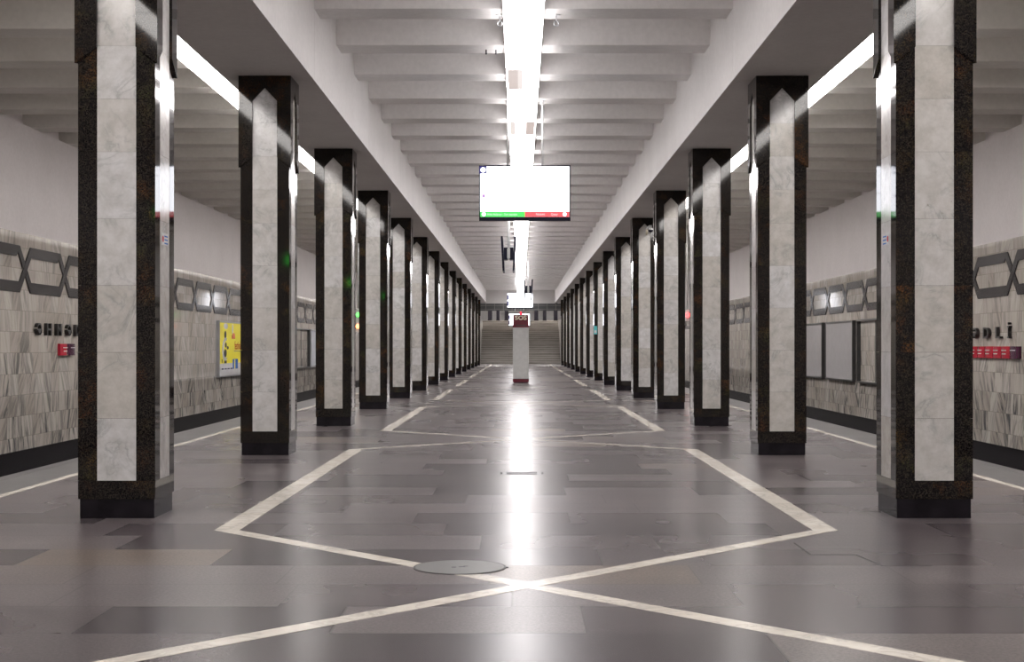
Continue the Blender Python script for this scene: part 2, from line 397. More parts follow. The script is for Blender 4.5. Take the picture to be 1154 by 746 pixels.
# ---- hexagon frieze on both walls
def frieze(sgn, off, zb, zt, name):
    P, a, hw, g, t = 2.2, 0.37, 0.10, 0.022, 0.19
    b = MB(); zm = (zb+zt)/2; H = zt-zb
    f1 = (2*a+2*hw+g)/(4*a); f2 = (2*a+g)/(4*a)
    cp = lambda c, f: c-a+2*a*f
    cq = lambda c, f: c+a-2*a*f
    def P3(u, z, d): return (sgn*(WALLX-d), u if sgn < 0 else -u, z)
    def poly(pts, d=0.022): b.face_prism([P3(u, z, d) for u, z in pts], [P3(u, z, -0.01) for u, z in pts])
    ks = range(-12, 36)
    for k in ks:
        c = (off + P*k) if sgn < 0 else -(off + P*k)
        poly([(c-a-hw, zb), (c-a+hw, zb), (c+a+hw, zt), (c+a-hw, zt)])
        up = [(c-a-hw, zt), (cq(c, f2)-hw, zb+H*f2), (cp(c, f1)-hw-g, zb+H*f1), (c-a+hw, zt)]
        poly(up)
        poly([(2*c-u, 2*zm-z) for u, z in up])
        x0, x1 = c+a-hw, c+P-a+hw
        poly([(x0-.0, zt), (x1, zt), (x1-2*a*t/H, zt-t), (x0-2*a*t/H+2*hw*.0+2*a*t/H*2*.0, zt-t)][:4], 0.0215)
        poly([(x0, zb), (x1, zb), (x1+2*a*t/H*.0, zb+t), (x0+2*a*t/H*.0, zb+t)], 0.0215) if False else None
        poly([(x0+2*a*t/H*0-0.0, zb), (x1, zb), (x1+0.0, zb+t), (x0+0.0, zb+t)], 0.0215)
    structure(b, name, FRIEZE)
frieze(-1, 25.25, 2.20, 3.02, 'trim_5'); frieze(1, 25.6, 2.17, 2.97, 'trim_6')

# ---- beams over the column rows
for s in (-1, 1):
    b = MB(); ys = [Y0] + [10.6-6*k for k in range(5, 0, -1)] + BAYS + [Y1]
    ys = sorted(set(y for y in ys if y >= Y0 and y <= Y1))
    for a, e in zip(ys, ys[1:]): b.box(*sorted((s*2.44, s*3.46)), a+0.004, e-0.004, TOP, CEIL)
    structure(b, 'ceiling_beam', BEAMP)
# ---- ceilings with their cross ribs
def ceiling(x0, x1, first, mat):
    b = MB(); b.box(x0, x1, Y0, Y1+0.3, CEIL, CEIL+0.2); c = structure(b, 'ceiling', mat)
    k = 0; y = first - 2.0*19
    rb = MB(); e = 0.09
    rb.face_prism([(x0, 0, RIB), (x0, -e, CEIL), (x0, 0.52+e, CEIL), (x0, 0.52, RIB)], [(x1, 0, RIB), (x1, -e, CEIL), (x1, 0.52+e, CEIL), (x1, 0.52, RIB)])
    me = rb.mesh('ceiling_rib', mat)
    while y < Y1-0.6:
        if y > Y0+0.2:
            r = link('ceiling_rib', me, c); r.location = (0, y, 0); r['kind'] = 'structure'
        y += 2.0
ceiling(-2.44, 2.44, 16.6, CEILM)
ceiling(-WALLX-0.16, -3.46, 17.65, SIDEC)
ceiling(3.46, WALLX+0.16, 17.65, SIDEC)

# ---- far end: header, stairs, upper lobby
b = MB(); b.box(-2.44, 2.44, Y1, Y1+0.3, 4.30, CEIL); structure(b, 'wall_end', BEAMP)
b = MB(); b.box(-3.0, 3.0, Y1-0.06, Y1+0.36, 3.79, 4.30); structure(b, 'trim_7', BAND)
b = MB()
for s in (-1, 1): b.box(*sorted((s*2.86, s*(WALLX+0.3))), Y1, Y1+0.3, -1.3, CEIL+0.2)
structure(b, 'wall_end', WALLP)
b = MB()
for k in range(20):
    y = Y1+0.3+0.32*k; b.box(-2.86, 2.86, y, y+0.325, -0.2, 0.16*(k+1)-0.035); b.box(-2.86, 2.86, y-0.02, y+0.32, 0.16*(k+1)-0.035, 0.16*(k+1))
st_ = structure(b, 'staircase', STAIR)
b = MB()
for k in range(20):
    y = Y1+0.3+0.32*k; b.box(-2.86, 2.86, y-0.03, y-0.021, 0.16*(k+1)-0.03, 0.16*(k+1)+0.001)
b.build('stair_nosing', COPL, st_)
b = MB(); b.box(-6, 6, Y1+6.69, Y1+16, 3.0, 3.2); structure(b, 'floor', COPING)
b = MB(); b.box(-6, 6, Y1+15.8, Y1+16, 3.2, 6.2); b.box(-6.2, -6, Y1+0.3, Y1+16, 0, 6.2); b.box(6, 6.2, Y1+0.3, Y1+16, 0, 6.2)
structure(b, 'wall_back', BEAMP)
b = MB()
for s in (-1, 1): b.box(*sorted((s*2.86, s*3.1)), Y1+0.3, Y1+6.7, -0.2, 3.2)
structure(b, 'wall_stairwell', STAIR)
b = MB(); b.box(-6.2, 6.2, Y1+0.3, Y1+16, 5.92, 6.2); structure(b, 'ceiling', CEILM)
b = MB(); b.box(-WALLX-.4, WALLX+.4, Y0-0.2, Y0, -1.3, CEIL+0.2); structure(b, 'wall_front', WALLP)

# ================================================================== COLUMNS
JO = [0.273, 0.725, 1.205, 1.69, 2.175, 2.66, 3.045, 3.43, 3.81]
MW = 0.1415
def fpt(k, u, r, z):      # face k: 0 front(-y), 1 right(+x), 2 back(+y), 3 left(-x)
    return [(u, -r, z), (r, u, z), (-u, r, z), (-r, -u, z)][k]
def clad(b, k, poly, ro, ri, tile):
    cl = lambda u: max(-ri, min(ri, u))
    b.face_prism([fpt(k, u, ro, z) for u, z in poly], [fpt(k, cl(u), ri, z) for u, z in poly], tile)
def column_meshes():
    lo = MB(); hi = MB(); G = 0.0008
    lo.box(-0.262, 0.262, -0.262, 0.262, 0.1, TOP-0.002, 1)
    R, RU = HC, HC+0.02
    zc, zw = 3.30, 3.42
    for k in range(4):
        clad(lo, k, [(-R, 0.14), (R, 0.14), (R, 0.273-G), (-R, 0.273-G)], R, 0.26, 3+k)
        for s in (-1, 1):
            zs = [z for z in JO if z < 3.3]
            for i, z0 in enumerate(zs):
                z1 = zs[i+1] if i+1 < len(zs) else None
                if z1: q = [(s*R, z0+G), (s*MW, z0+G), (s*MW, z1-G), (s*R, z1-G)]
                else: q = [(s*R, z0+G), (s*MW, z0+G), (s*MW, zw+0.01), (s*R, zc+0.01)]
                clad(lo, k, q, R, 0.26, 10+k*20+i*2+(s > 0))
            q = [(s*RU, zc), (s*MW, zw), (s*MW, 4.063-G), (s*RU, 4.063-G)]
            clad(hi, k, q, RU, 0.262, 100+k*4+(s > 0))
        # head piece, cut round the pointed top of the marble, in two halves
        for s in (-1, 1):
            q = [(s*RU, 4.063), (s*MW, 4.063), (0.0, 4.213), (0.0, TOP-0.001), (s*RU, TOP-0.001)]
            clad(hi, k, q, RU, 0.262, 130+k)
    pl = MB(); pl.bevbox(-0.27, 0.27, -0.27, 0.27, 0.0, 0.14, 0.004, 2)
    mp = []
    for k in range(4):
        m = MB()
        for i, z0 in enumerate(JO):
            if i+1 < len(JO): q = [(-MW, z0+G), (MW, z0+G), (MW, JO[i+1]-G), (-MW, JO[i+1]-G)]
            else: q = [(-MW, z0+G), (MW, z0+G), (MW, 4.063), (0, 4.213), (-MW, 4.063)]
            clad(m, k, q, HC-0.001, 0.262, 1+k*9+i)
        mp.append(m.mesh('marble_panel', MARB))
    return lo.mesh('granite_cladding', GRAN), hi.mesh('upper_cladding', GRAN), pl.mesh('plinth', PLINTH), mp
LO, HI, PL, MPS = column_meshes()
ORD = ['nearest', 'second', 'third', 'fourth', 'fifth', 'sixth', 'seventh', 'eighth', 'ninth', 'tenth', 'eleventh', 'twelfth', 'thirteenth', 'fourteenth', 'farthest']
proto = empty('column', (0, 0, 0))
link('plinth', PL, proto); link('granite_cladding', LO, proto); link('upper_cladding', HI, proto)
for me in MPS: link('marble_panel', me, proto)
first = True
EXTRA = {(-1, 0): 'with a small notice and the red bar of a screen mirrored in its inner face', (1, 0): 'with a small notice and the green bar of a screen mirrored in its inner face',
         (-1, 1): 'with a green signal glow mirrored on its front', (1, 4): 'carrying a dome camera near its top', (1, 7): 'with a small cyan notice on it'}
for s in (-1, 1):
    for i, y in enumerate(BAYS):
        o = proto if first else copy_tree(proto); first = False
        o.location = (s*COLX, y, 0)
        lab = '%s black granite and white marble column in the %s row' % (ORD[i], 'left' if s < 0 else 'right')
        if (s, i) in EXTRA: lab += ' ' + EXTRA[(s, i)]
        tag(o, ' '.join(lab.split()[:16]) if len(lab.split()) > 16 else lab, 'column', 'granite and marble columns in two rows')
for (s, i), l in {(-1, 0): 'nearest black granite and white marble left column, red screen bar mirrored in its side',
                  (1, 0): 'nearest black granite and white marble right column, green screen bar mirrored in its side'}.items():
    for o in COL.objects:
        if o.get('category') == 'column' and abs(o.location.x-s*COLX) < .01 and abs(o.location.y-BAYS[i]) < .01: o['label'] = l
        if o.get('category') == 'column' and o.location.x < 0 and abs(o.location.y-BAYS[1]) < .01: o['label'] = 'second column of the left row, green signal glow mirrored on its front'

# ================================================================== CEILING LIGHTS
def lamp_mesh(mat, deep):
    h = MB(); d = MB()
    if deep:      # luminous trough hung from a narrow spine
        h.box(-0.236, 0.236, -0.746, 0.746, 0.082, 0.15); h.box(-0.235, 0.235, -0.746, -0.735, 0.0, 0.082); h.box(-0.235, 0.235, 0.735, 0.746, 0.0, 0.082)
        pts = [(-0.232, 0.081), (-0.232, 0.02), (-0.215, 0.0), (0.215, 0.0), (0.232, 0.02), (0.232, 0.081)]
    else:
        h.box(-0.238, 0.238, -0.746, 0.746, 0.045, 0.15); h.box(-0.235, 0.235, -0.746, -0.735, 0.0, 0.06); h.box(-0.235, 0.235, 0.735, 0.746, 0.0, 0.06)
        pts = [(-0.225, 0.046), (-0.235, 0.02), (-0.215, 0.0), (0.215, 0.0), (0.235, 0.02), (0.225, 0.046)]
    d.face_prism([(x, -0.733, z) for x, z in pts], [(x, 0.733, z) for x, z in pts])
    return h.mesh('housing', WHITEM), d.mesh('diffuser', mat)
H_, D_ = lamp_mesh(LAMPW, True); HS, DS = lamp_mesh(LAMPS, False); _, DD = lamp_mesh(LAMPD, True)
def lamp(x, y, hm, dm, label, group):
    o = empty('ceiling_light', (x, y, RIB-0.151)); link('housing', hm, o); link('diffuser', dm, o)
    return tag(o, label, 'ceiling light', group)
NTH = ['first', 'second', 'third', 'fourth', 'fifth', 'sixth', 'seventh', 'eighth', 'ninth', 'tenth', 'eleventh', 'twelfth', 'thirteenth', 'fourteenth', 'fifteenth']
def side_label(s, y):     # which gap between columns shows this unit, seen from where the photo was taken
    side = 'left' if s < 0 else 'right'
    rel = 4.33/max(y, 0.5)
    for i, c in enumerate(BAYS[:5]):
        if 3.3/(c+6.0) < rel < 2.75/c:
            return 'white lamp unit over the %s platform edge, seen past the %s %s column' % (side, ORD[i], side)
    return 'white lamp unit of the %s platform edge line, not beside a near column' % side
for k in range(-27, 54):
    yc = 20.2 + 1.5*k
    if yc < Y0+1 or yc > Y1-0.6: continue
    G1 = 'lamp units of the centre ceiling line'
    if k in (0, 3):
        q = lamp(0, yc, H_, D_, ('lamp unit of the centre line with a dull warm patch on its left half' if k == 0 else 'centre line lamp unit with a dull right side, just above the screen'), G1)
        b = MB(); b.box(*((-0.21, -0.07) if k == 0 else (0.06, 0.21)), -0.72, 0.72, -0.006, 0.002); b.build('dull_patch', LAMPD, q)
        b = MB(); b.box(*((-0.07, 0.0) if k == 0 else (-0.21, -0.12)), -0.72, 0.72, -0.006, 0.002); b.build('dull_patch', LAMPM, q)
    elif -3 <= k <= 4: lamp(0, yc, H_, D_, 'bright lamp unit of the centre line, %s one down from the top of the photo' % NTH[k+3], G1)
    elif k > 4: lamp(0, yc, H_, D_, 'bright lamp unit of the centre line, behind or beyond the big hanging screen', G1)
    else: lamp(0, yc, H_, D_, 'bright lamp unit of the centre line, overhead nearer than the photo shows', G1)
    lamp(-4.33, yc, HS, DS, side_label(-1, yc), 'lamp units of the left ceiling line')
    lamp(4.33, yc, HS, DS, side_label(1, yc), 'lamp units of the right ceiling line')

# ================================================================== SCREENS
def quad(o_, x0, x1, z0, z1, y, name, mat, th=0.002):
    b = MB(); b.box(x0, x1, y-th, y, z0, z1); return b.build(name, mat, o_)
def disc(o_, x, z, r, y, name, mat):
    b = MB(); b.cyl((x, y-0.002, z), r, 0.002, 'y', 24); return b.build(name, mat, o_)
def txt(o_, s, size, x, z, y, name, mat, sx=1.0, bold=0.0, align='CENTER'):
    t = text_mesh(name, s, size, mat, 0.0005, o_, sx, bold, align); t.rotation_euler = (PI/2, 0, 0); t.location = (x, y, z); return t
def rod(parent, x, z0, z1, mat=WHITEM, r=0.017):
    b = MB(); b.cyl((x, 0.03, z0), r, z1-z0, 'z', 12); o = b.build('hanging_rod', mat, parent, True)
    b = MB(); b.cyl((x, 0.03, z1-0.012), 0.045, 0.012, 'z', 16); b.tube([(x-0.03, 0.03, z1-0.012), (x-0.03, 0.03, z1-0.06), (x+0.03, 0.03, z1-0.06), (x+0.03, 0.03, z1-0.012)], 0.007, 6); b.build('ceiling_bracket', WHITEM, o)
def big_screen(loc, label, full=True, name='information_screen', wide=1.465, zb=None, hgt=0.89, strips=False):
    o = empty(name, loc); hw = wide/2
    b = MB(); b.box(-hw, hw, 0.0, 0.07, 0.0, hgt); b.box(-hw*0.6, hw*0.6, 0.07, 0.12, 0.15, hgt-0.15); b.build('casing', BLACKP, o)
    quad(o, -hw+0.018, hw-0.018, 0.062, hgt-0.02, 0.0, 'display', SCRW)
    if full:
        quad(o, -hw+0.018, 0.0, 0.062, 0.148, -0.002, 'green_bar', SCRG); quad(o, 0.0, hw-0.018, 0.062, 0.148, -0.002, 'red_bar', SCRR)
        quad(o, -0.004, 0.004, 0.062, 0.148, -0.004, 'yellow_divider', SCRY)
        sq = quad(o, -hw+0.004, -hw+0.118, hgt-0.135, hgt-0.016, -0.002, 'navy_logo_square', SCRN)
        disc(o, -hw+0.064, hgt-0.074, 0.040, -0.004, 'round_logo', SCRW)
        disc(o, -hw+0.075, 0.105, 0.031, -0.004, 'round_badge', SCRW); disc(o, -hw+0.075, 0.105, 0.010, -0.006, 'badge_dot', SCRG)
        disc(o, hw-0.095, 0.105, 0.031, -0.004, 'round_badge', SCRW); disc(o, hw-0.095, 0.105, 0.010, -0.006, 'badge_dot', SCRR)
        txt(o, 'Həzi Aslanov - Son stansiya', 0.052, -hw+0.13, 0.103, -0.0045, 'green_bar_text', SCRT, 0.83, 0.0, 'LEFT')
        txt(o, 'Növbəti', 0.05, 0.25, 0.103, -0.0045, 'red_bar_text', SCRT, 0.85, 0.0); txt(o, 'Qatar', 0.05, 0.475, 0.103, -0.0045, 'red_bar_text', SCRT, 0.95, 0.0)
        txt(o, '21:28', 0.075, 0.03, hgt-0.085, -0.0025, 'clock_text', SCRF); txt(o, '18 °C', 0.05, 0.50, hgt-0.085, -0.0025, 'temperature_text', SCRF)
        disc(o, -hw+0.285, hgt-0.165, 0.018, -0.0005, 'dot_mark', SCRF); disc(o, hw-0.28, hgt-0.165, 0.018, -0.0005, 'dot_mark', SCRF)
        quad(o, 0.34, 0.385, hgt-0.063, hgt-0.053, -0.002, 'violet_mark', SCRV)
        quad(o, -hw+0.05, -hw+0.095, 0.375, 0.425, -0.002, 'violet_icon', SCRV)
        quad(o, -hw+0.22, -hw+0.60, 0.436, 0.444, -0.002, 'pink_line', SCRP); quad(o, -hw+0.48, -hw+0.55, 0.372, 0.382, -0.002, 'pink_line', SCRP)
    if strips:
        quad(o, -hw+0.018, -hw+0.09, 0.15, 0.40, -0.002, 'navy_strip', SCRN); quad(o, -hw+0.018, -hw+0.09, 0.50, 0.76, -0.002, 'navy_strip', SCRN)
    return o
s1 = big_screen((0.037, 22.8, 3.262), '', True)
tag(s1, 'large white information screen hanging nearest, with green and red bars along its bottom', 'screen', 'information screens over the platform')
rod(s1, -0.275, 0.87, RIB-3.262, GREYM); rod(s1, 0.285, 0.87, RIB-3.262)
s2 = big_screen((-0.04, 80.5, 3.40), '', False, strips=True)
tag(s2, 'white glowing screen hanging far off under the centre lamp line', 'screen', 'information screens over the platform')
rod(s2, -0.275, 0.87, RIB-3.40); rod(s2, 0.285, 0.87, RIB-3.40)
s3 = big_screen((-0.085, 98.6, 2.64), '', False, strips=True)
tag(s3, 'farthest white glowing screen, hung low just behind the red SOS head', 'screen', 'information screens over the platform')
rod(s3, -0.3, 0.87, RIB-2.64); rod(s3, 0.3, 0.87, RIB-2.64)
# back-to-back screens seen edge on
def edge_pair(x, y, zb, hgt, ztop, label):
    o = empty('double_screen', (x, y, zb))
    for s in (-1, 1):
        xb, xt = s*0.11, s*0.155
        b = MB(); b.face_prism([(xb, -0.66, 0), (xb+s*0.05, -0.66, 0.0), (xt+s*0.05, -0.66, hgt), (xt, -0.66, hgt)], [(xb, 0.66, 0), (xb+s*0.05, 0.66, 0.0), (xt+s*0.05, 0.66, hgt), (xt, 0.66, hgt)])
        b.box(*sorted((s*0.03, s*0.13)), -0.25, 0.25, hgt*0.35, hgt*0.7)
        c = b.build('casing', BLACKP, o)
        b = MB(); e = s*0.0525
        b.face_prism([(xb+e, -0.63, 0.03), (xb+e, 0.63, 0.03), (xt+e, 0.63, hgt-0.03), (xt+e, -0.63, hgt-0.03)], [(xb+e-s*.003, -0.63, 0.03), (xb+e-s*.003, 0.63, 0.03), (xt+e-s*.003, 0.63, hgt-0.03), (xt+e-s*.003, -0.63, hgt-0.03)])
        b.build('display', PLUM, c)
    b = MB(); b.cyl((0, 0, hgt*0.42), 0.032, ztop-zb-hgt*0.42, 'z', 12); b.build('hanging_pole', WHITEM, o, True)
    b = MB(); b.box(-0.04, 0.04, -0.27, 0.27, hgt*0.38, hgt*0.66); b.build('mounting_box', GREYM, o)
    b = MB(); b.cyl((0, 0, ztop-zb-0.02), 0.08, 0.02, 'z', 16); b.build('ceiling_plate', WHITEM, o)
    tag(o, label, 'screen', 'back to back screens seen edge on')
edge_pair(-0.35, 38.92, 3.29, 0.93, RIB, 'black back to back screens hanging edge on, left of the centre lamp line')
edge_pair(0.34, 64.90, 3.36, 0.93, RIB, 'black back to back screens seen edge on, overlapping the far white screen')

# hooks and pegs under the first ribs
def hook(x, y, label):
    o = empty('ceiling_hook', (x, y, RIB-0.13))
    b = MB(); b.cyl((0, 0, 0.118), 0.05, 0.012, 'z', 16); b.build('plate', WHITEM, o)
    b = MB(); b.tube([(0, 0, 0.12), (0, 0, 0.05)], 0.007, 6)
    b.tube([(0.028*math.cos(a*PI/6), 0, 0.022+0.028*math.sin(a*PI/6)) for a in range(13)], 0.006, 6); b.build('ring', SILVER, o)
    tag(o, label, 'hook', 'hooks under the nearest rib')
hook(-0.28, 16.9, 'small metal hook under the nearest rib, left of the centre lamps'); hook(0.39, 16.9, 'small metal hook under the nearest rib, right of the centre lamps')
for x, l in ((-0.49, 'left one of two tiny pegs under a rib left of the centre lamps'), (-0.36, 'right one of two tiny pegs under a rib left of the centre lamps')):
    b = MB(); b.cyl((0, 0, -0.055), 0.009, 0.055, 'z', 10); b.cyl((0, 0, -0.060), 0.013, 0.012, 'z', 10); o = b.build('ceiling_peg', BLACKP); o.location = (x, 18.9, RIB); tag(o, l, 'peg', 'pegs under the rib')

# ================================================================== SOS TERMINAL
o = empty('help_point', (-0.012, 48.9, 0))
b = MB(); b.bevbox(-0.275, 0.275, -0.19, 0.19, 0.03, 0.14, 0.01); b.build('base', REDM, o)
b = MB(); b.bevbox(-0.24, 0.24, -0.16, 0.16, 0.0, 0.03, 0.01); b.build('foot', BLACKP, o)
b = MB(); b.bevbox(-0.285, 0.285, -0.20, 0.20, 0.14, 0.165, 0.01); b.build('silver_band', SILVER, o)
b = MB(); b.bevbox(-0.275, 0.275, -0.185, 0.185, 0.165, 1.90, 0.02); b.build('body', GREYM, o)
b = MB(); pts = [(-0.28, 1.90), (0.28, 1.90), (0.262, 2.02), (0.255, 2.32), (0.235, 2.335), (-0.235, 2.335), (-0.255, 2.32), (-0.262, 2.02)]
b.face_prism([(x, -0.195, z) for x, z in pts], [(x, 0.195, z) for x, z in pts]); hd = b.build('head', REDM, o)
txt(hd, 'SOS', 0.20, 0.0, 2.225, -0.1975, 'sos_lettering', CREAM, 1.15, 0.006)
b = MB(); b.box(-0.17, 0.17, -0.197, -0.195, 1.955, 1.985); b.build('speaker_slot', DARKF, hd)
b = MB(); b.cyl((0, 0, 2.335), 0.045, 0.09, 'z', 16, 0.03); b.sphere((0, 0, 2.425), 0.03, 16, 6, 0, PI/2); b.build('beacon', BEAC, o, True)
tag(o, 'tall grey SOS help terminal with crimson head and base, standing mid platform', 'terminal')

# ================================================================== FLOOR FITTINGS
o = empty('floor_hatch', (-0.38, 8.03, 0))
b = MB(); n_ = 48
b.face_prism([(0.262*math.cos(2*PI*i/n_), 0.262*math.sin(2*PI*i/n_), 0.003) for i in range(n_)], [(0.262*math.cos(2*PI*i/n_), 0.262*math.sin(2*PI*i/n_), -0.003) for i in range(n_)]); b.build('rim', GROOVE, o)
b = MB(); b.cyl((0, 0, -0.002), 0.250, 0.0062, 'z', 48); lid = b.build('lid', DISC, o)
b = MB(); b.box(-0.045, -0.02, -0.03, 0.0, 0.0035, 0.0048); b.box(-0.005, 0.03, -0.012, 0.012, 0.0035, 0.0048); b.box(0.02, 0.045, 0.015, 0.03, 0.0035, 0.0048); b.build('key_slot', BLACKP, lid)
b = MB(); b.box(0.245, 0.275, -0.015, 0.012, 0.0, 0.0035); b.build('edge_notch', BLACKP, o)
tag(o, 'round grey floor hatch interrupting the cream stripe near the crossing', 'hatch')
def grate(x, y, w_, d_, label):
    o = empty('floor_grate', (x, y, 0))
    b = MB(); b.box(-w_/2, w_/2, -d_/2, d_/2, -0.002, 0.002); b.build('pit', BLACKP, o)
    b = MB(); nb = 14
    for i in range(nb): xx = -w_/2+w_*(i+0.5)/nb; b.box(xx-w_/nb*0.27, xx+w_/nb*0.27, -d_/2, d_/2, 0.0, 0.004)
    b.box(-w_/2-0.01, w_/2+0.01, -d_/2-0.012, -d_/2, 0, 0.004); b.box(-w_/2-0.01, w_/2+0.01, d_/2, d_/2+0.012, 0, 0.004); b.build('bars', GRATE, o)
    for s in (-1, 1):
        b = MB(); b.box(*sorted((s*(w_/2+0.045), s*(w_/2+0.065))), -0.09, 0.07, 0, 0.002); b.build('end_mark', GROOVE, o)
    tag(o, label, 'floor grate', 'slotted floor grates on the centre line')
grate(-0.022, 14.0, 0.29, 0.22, 'small slotted metal grate in the floor, nearer one on the centre line')
grate(-0.45, 24.05, 0.24, 0.20, 'small slotted floor grate farther off, just left of the centre line')

# ================================================================== STICKERS AND COLUMN FITTINGS
for s, l in ((-1, 'small pink and blue notice on the nearest left column side'), (1, 'small pink and blue notice on the nearest right column side')):
    o = empty('notice_sticker', (s*(COLX-HC+0.0008), BAYS[0], 2.045))
    e = -s
    b = MB(); b.box(*sorted((0, e*0.0015)), -0.085, 0.10, -0.045, 0.045); b.build('backing', PRW, o)
    b = MB(); b.cyl((e*0.0015, -0.055, 0.0), 0.024, e*0.0008, 'x', 16); b.build('pink_badge', SCRP if False else REDS, o)
    b = MB()
    for q in range(3): b.box(*sorted((e*0.0015, e*0.0023)), -0.015, 0.085, 0.018-0.026*q, 0.028-0.026*q)
    b.build('blue_text_lines', BLUEP, o); tag(o, l, 'notice', 'notices on the nearest columns')
o = empty('cctv_camera', (3.05, BAYS[4]-HC-0.02, 4.03))
b = MB(); b.box(0.02, 0.09, -0.03, 0.02, -0.05, 0.14); b.build('bracket', WHITEM, o)
b = MB(); b.tube([(0.05, -0.02, 0.10)]+[(0.05-0.09*math.sin(a*PI/10), -0.06, 0.02+0.10*math.cos(a*PI/10)) for a in range(0, 8)], 0.018, 8); b.build('arm', WHITEM, o, True)
b = MB(); b.cyl((0.05, -0.10, 0.02), 0.065, 0.05, 'z', 24, 0.045); b.build('dome_cap', WHITEM, o, True)
b = MB(); b.sphere((0.05, -0.10, 0.02), 0.062, 24, 8, -PI/2, 0); b.build('dome_lens', BLACKP, o, True)
b = MB(); b.cyl((-0.045, -0.14, -0.10), 0.028, 0.13, 'z', 14); b.build('sensor_tube', CREAM, o, True)
tag(o, 'white bracketed dome camera near the top of the fifth right column', 'camera')
o = empty('wall_notice', (COLX-HC+0.05, BAYS[7]-HC-0.0005, 1.70))
b = MB(); b.box(-0.06, 0.06, -0.012, 0.0, 0.0, 0.30); b.build('board', CYAN, o); b = MB(); b.box(-0.04, 0.04, -0.014, -0.012, 0.04, 0.14); b.build('white_patch', PRW, o)
tag(o, 'small cyan notice on the eighth column of the right row', 'notice')

# ================================================================== SIGNALS
def signal(x, y, z, lamps, label, top=CEIL, face=-1):
    o = empty('track_signal', (x, y, z)); n2 = len(lamps); h = 0.40*n2
    b = MB(); b.bevbox(-0.07, 0.07, -0.01, 0.12, -h+0.2, 0.2, 0.015); b.build('housing', GREYM, o)
    b = MB(); b.cyl((0, 0.06, 0.2), 0.03, top-z-0.2, 'z', 10); b.build('hanging_pole', GREYM, o, True)
    for i, (m, r) in enumerate(lamps):
        if face < 0:
            b = MB(); b.cyl((0, -0.05, -0.40*i), r, 0.04, 'y', 20); b.build('lens', m, o, False)
        b = MB()
        if face > 0: b.cyl((0, 0.12, -0.40*i), r, 0.03, 'y', 20); b.build('lens', m, o, False)
        if face > 0:
            b = MB(); b.box(r+0.005, r+0.015, 0.12, 1.0, -r-0.02, r+0.02); b.box(-r-0.015, r+0.015, 0.12, 1.0, r+0.01, r+0.02); b.build('added_glow_shield', BLACKP, o)  # overlong shield added to keep the green glow off the nearest column
    return tag(o, label, 'signal', 'hanging track signals')
signal(-5.62, 49.0, 2.34, [(SIGG2, 0.07), (SIGO, 0.075)], 'small track signal lit green over orange, beyond the third left column')
signal(5.50, 47.0, 2.29, [(SIGR, 0.07)], 'small track signal lit red, seen beside the fourth right column')
signal(-5.47, -1.1, 3.29, [(SIGG, 0.12)], 'green track signal hanging over the left track beside the camera', face=1)

# ================================================================== WALL FITTINGS (left faces +x, right faces -x)
def wall_root(name, side, y, z, d=0.0):    # local x runs to the reader's right, local -y points off the wall
    o = empty(name, (side*(WALLX-d), y, z), PI/2 if side < 0 else -PI/2); return o
def letter(ch, side, y, z, h, w_, label):
    t = text_mesh('wall_letter', ch, 1.0, BRONZE, 0.03, None, 1.0, 0.012)
    xs = [v.co.x for v in t.data.vertices]; ys = [v.co.y for v in t.data.vertices]
    cx, cy = (min(xs)+max(xs))/2, (min(ys)+max(ys))/2; W, H = max(xs)-min(xs), max(ys)-min(ys)
    for v in t.data.vertices:
        v.co.x = (v.co.x-cx)*w_/W; v.co.y = (v.co.y-cy)*h/H
    t.rotation_euler = (PI/2, 0, PI/2 if side < 0 else -PI/2); t.location = (side*(WALLX-0.035), y, z)
    return tag(t, label, 'letter', 'raised letters of the station name')
names = {'Ə': 'Ə', 'H': 'H', 'M': 'M', 'D': 'D', 'L': 'L', 'İ': 'dotted İ'}
LL = [('Ə', 25.86, 'first letter Ə of the station name on the left wall'), ('H', 26.42, 'raised dark letter H on the left wall'), ('M', 27.0, 'raised dark letter M on the left wall'),
      ('Ə', 27.58, 'second letter Ə on the left wall, between M and D'), ('D', 28.13, 'raised dark letter D on the left wall'), ('L', 28.69, 'raised dark letter L on the left wall'), ('İ', 29.22, 'raised dotted letter İ on the left wall')]
for ch, y, l in LL: letter(ch, -1, y, 1.565 if ch != 'İ' else 1.595, 0.225 if ch != 'İ' else 0.28, {'İ': 0.08, 'L': 0.22}.get(ch, 0.27), l)
RL = [('Ə', 27.62, 'raised dark letter Ə on the right wall, beside the nearest column'), ('D', 26.93, 'raised dark letter D on the right wall'), ('L', 26.26, 'raised dark letter L on the right wall'), ('İ', 25.70, 'raised dotted letter İ at the end of the right wall name')]
for ch, y, l in RL: letter(ch, 1, y, 1.505 if ch != 'İ' else 1.54, 0.21 if ch != 'İ' else 0.29, {'İ': 0.10, 'L': 0.26}.get(ch, 0.32), l)
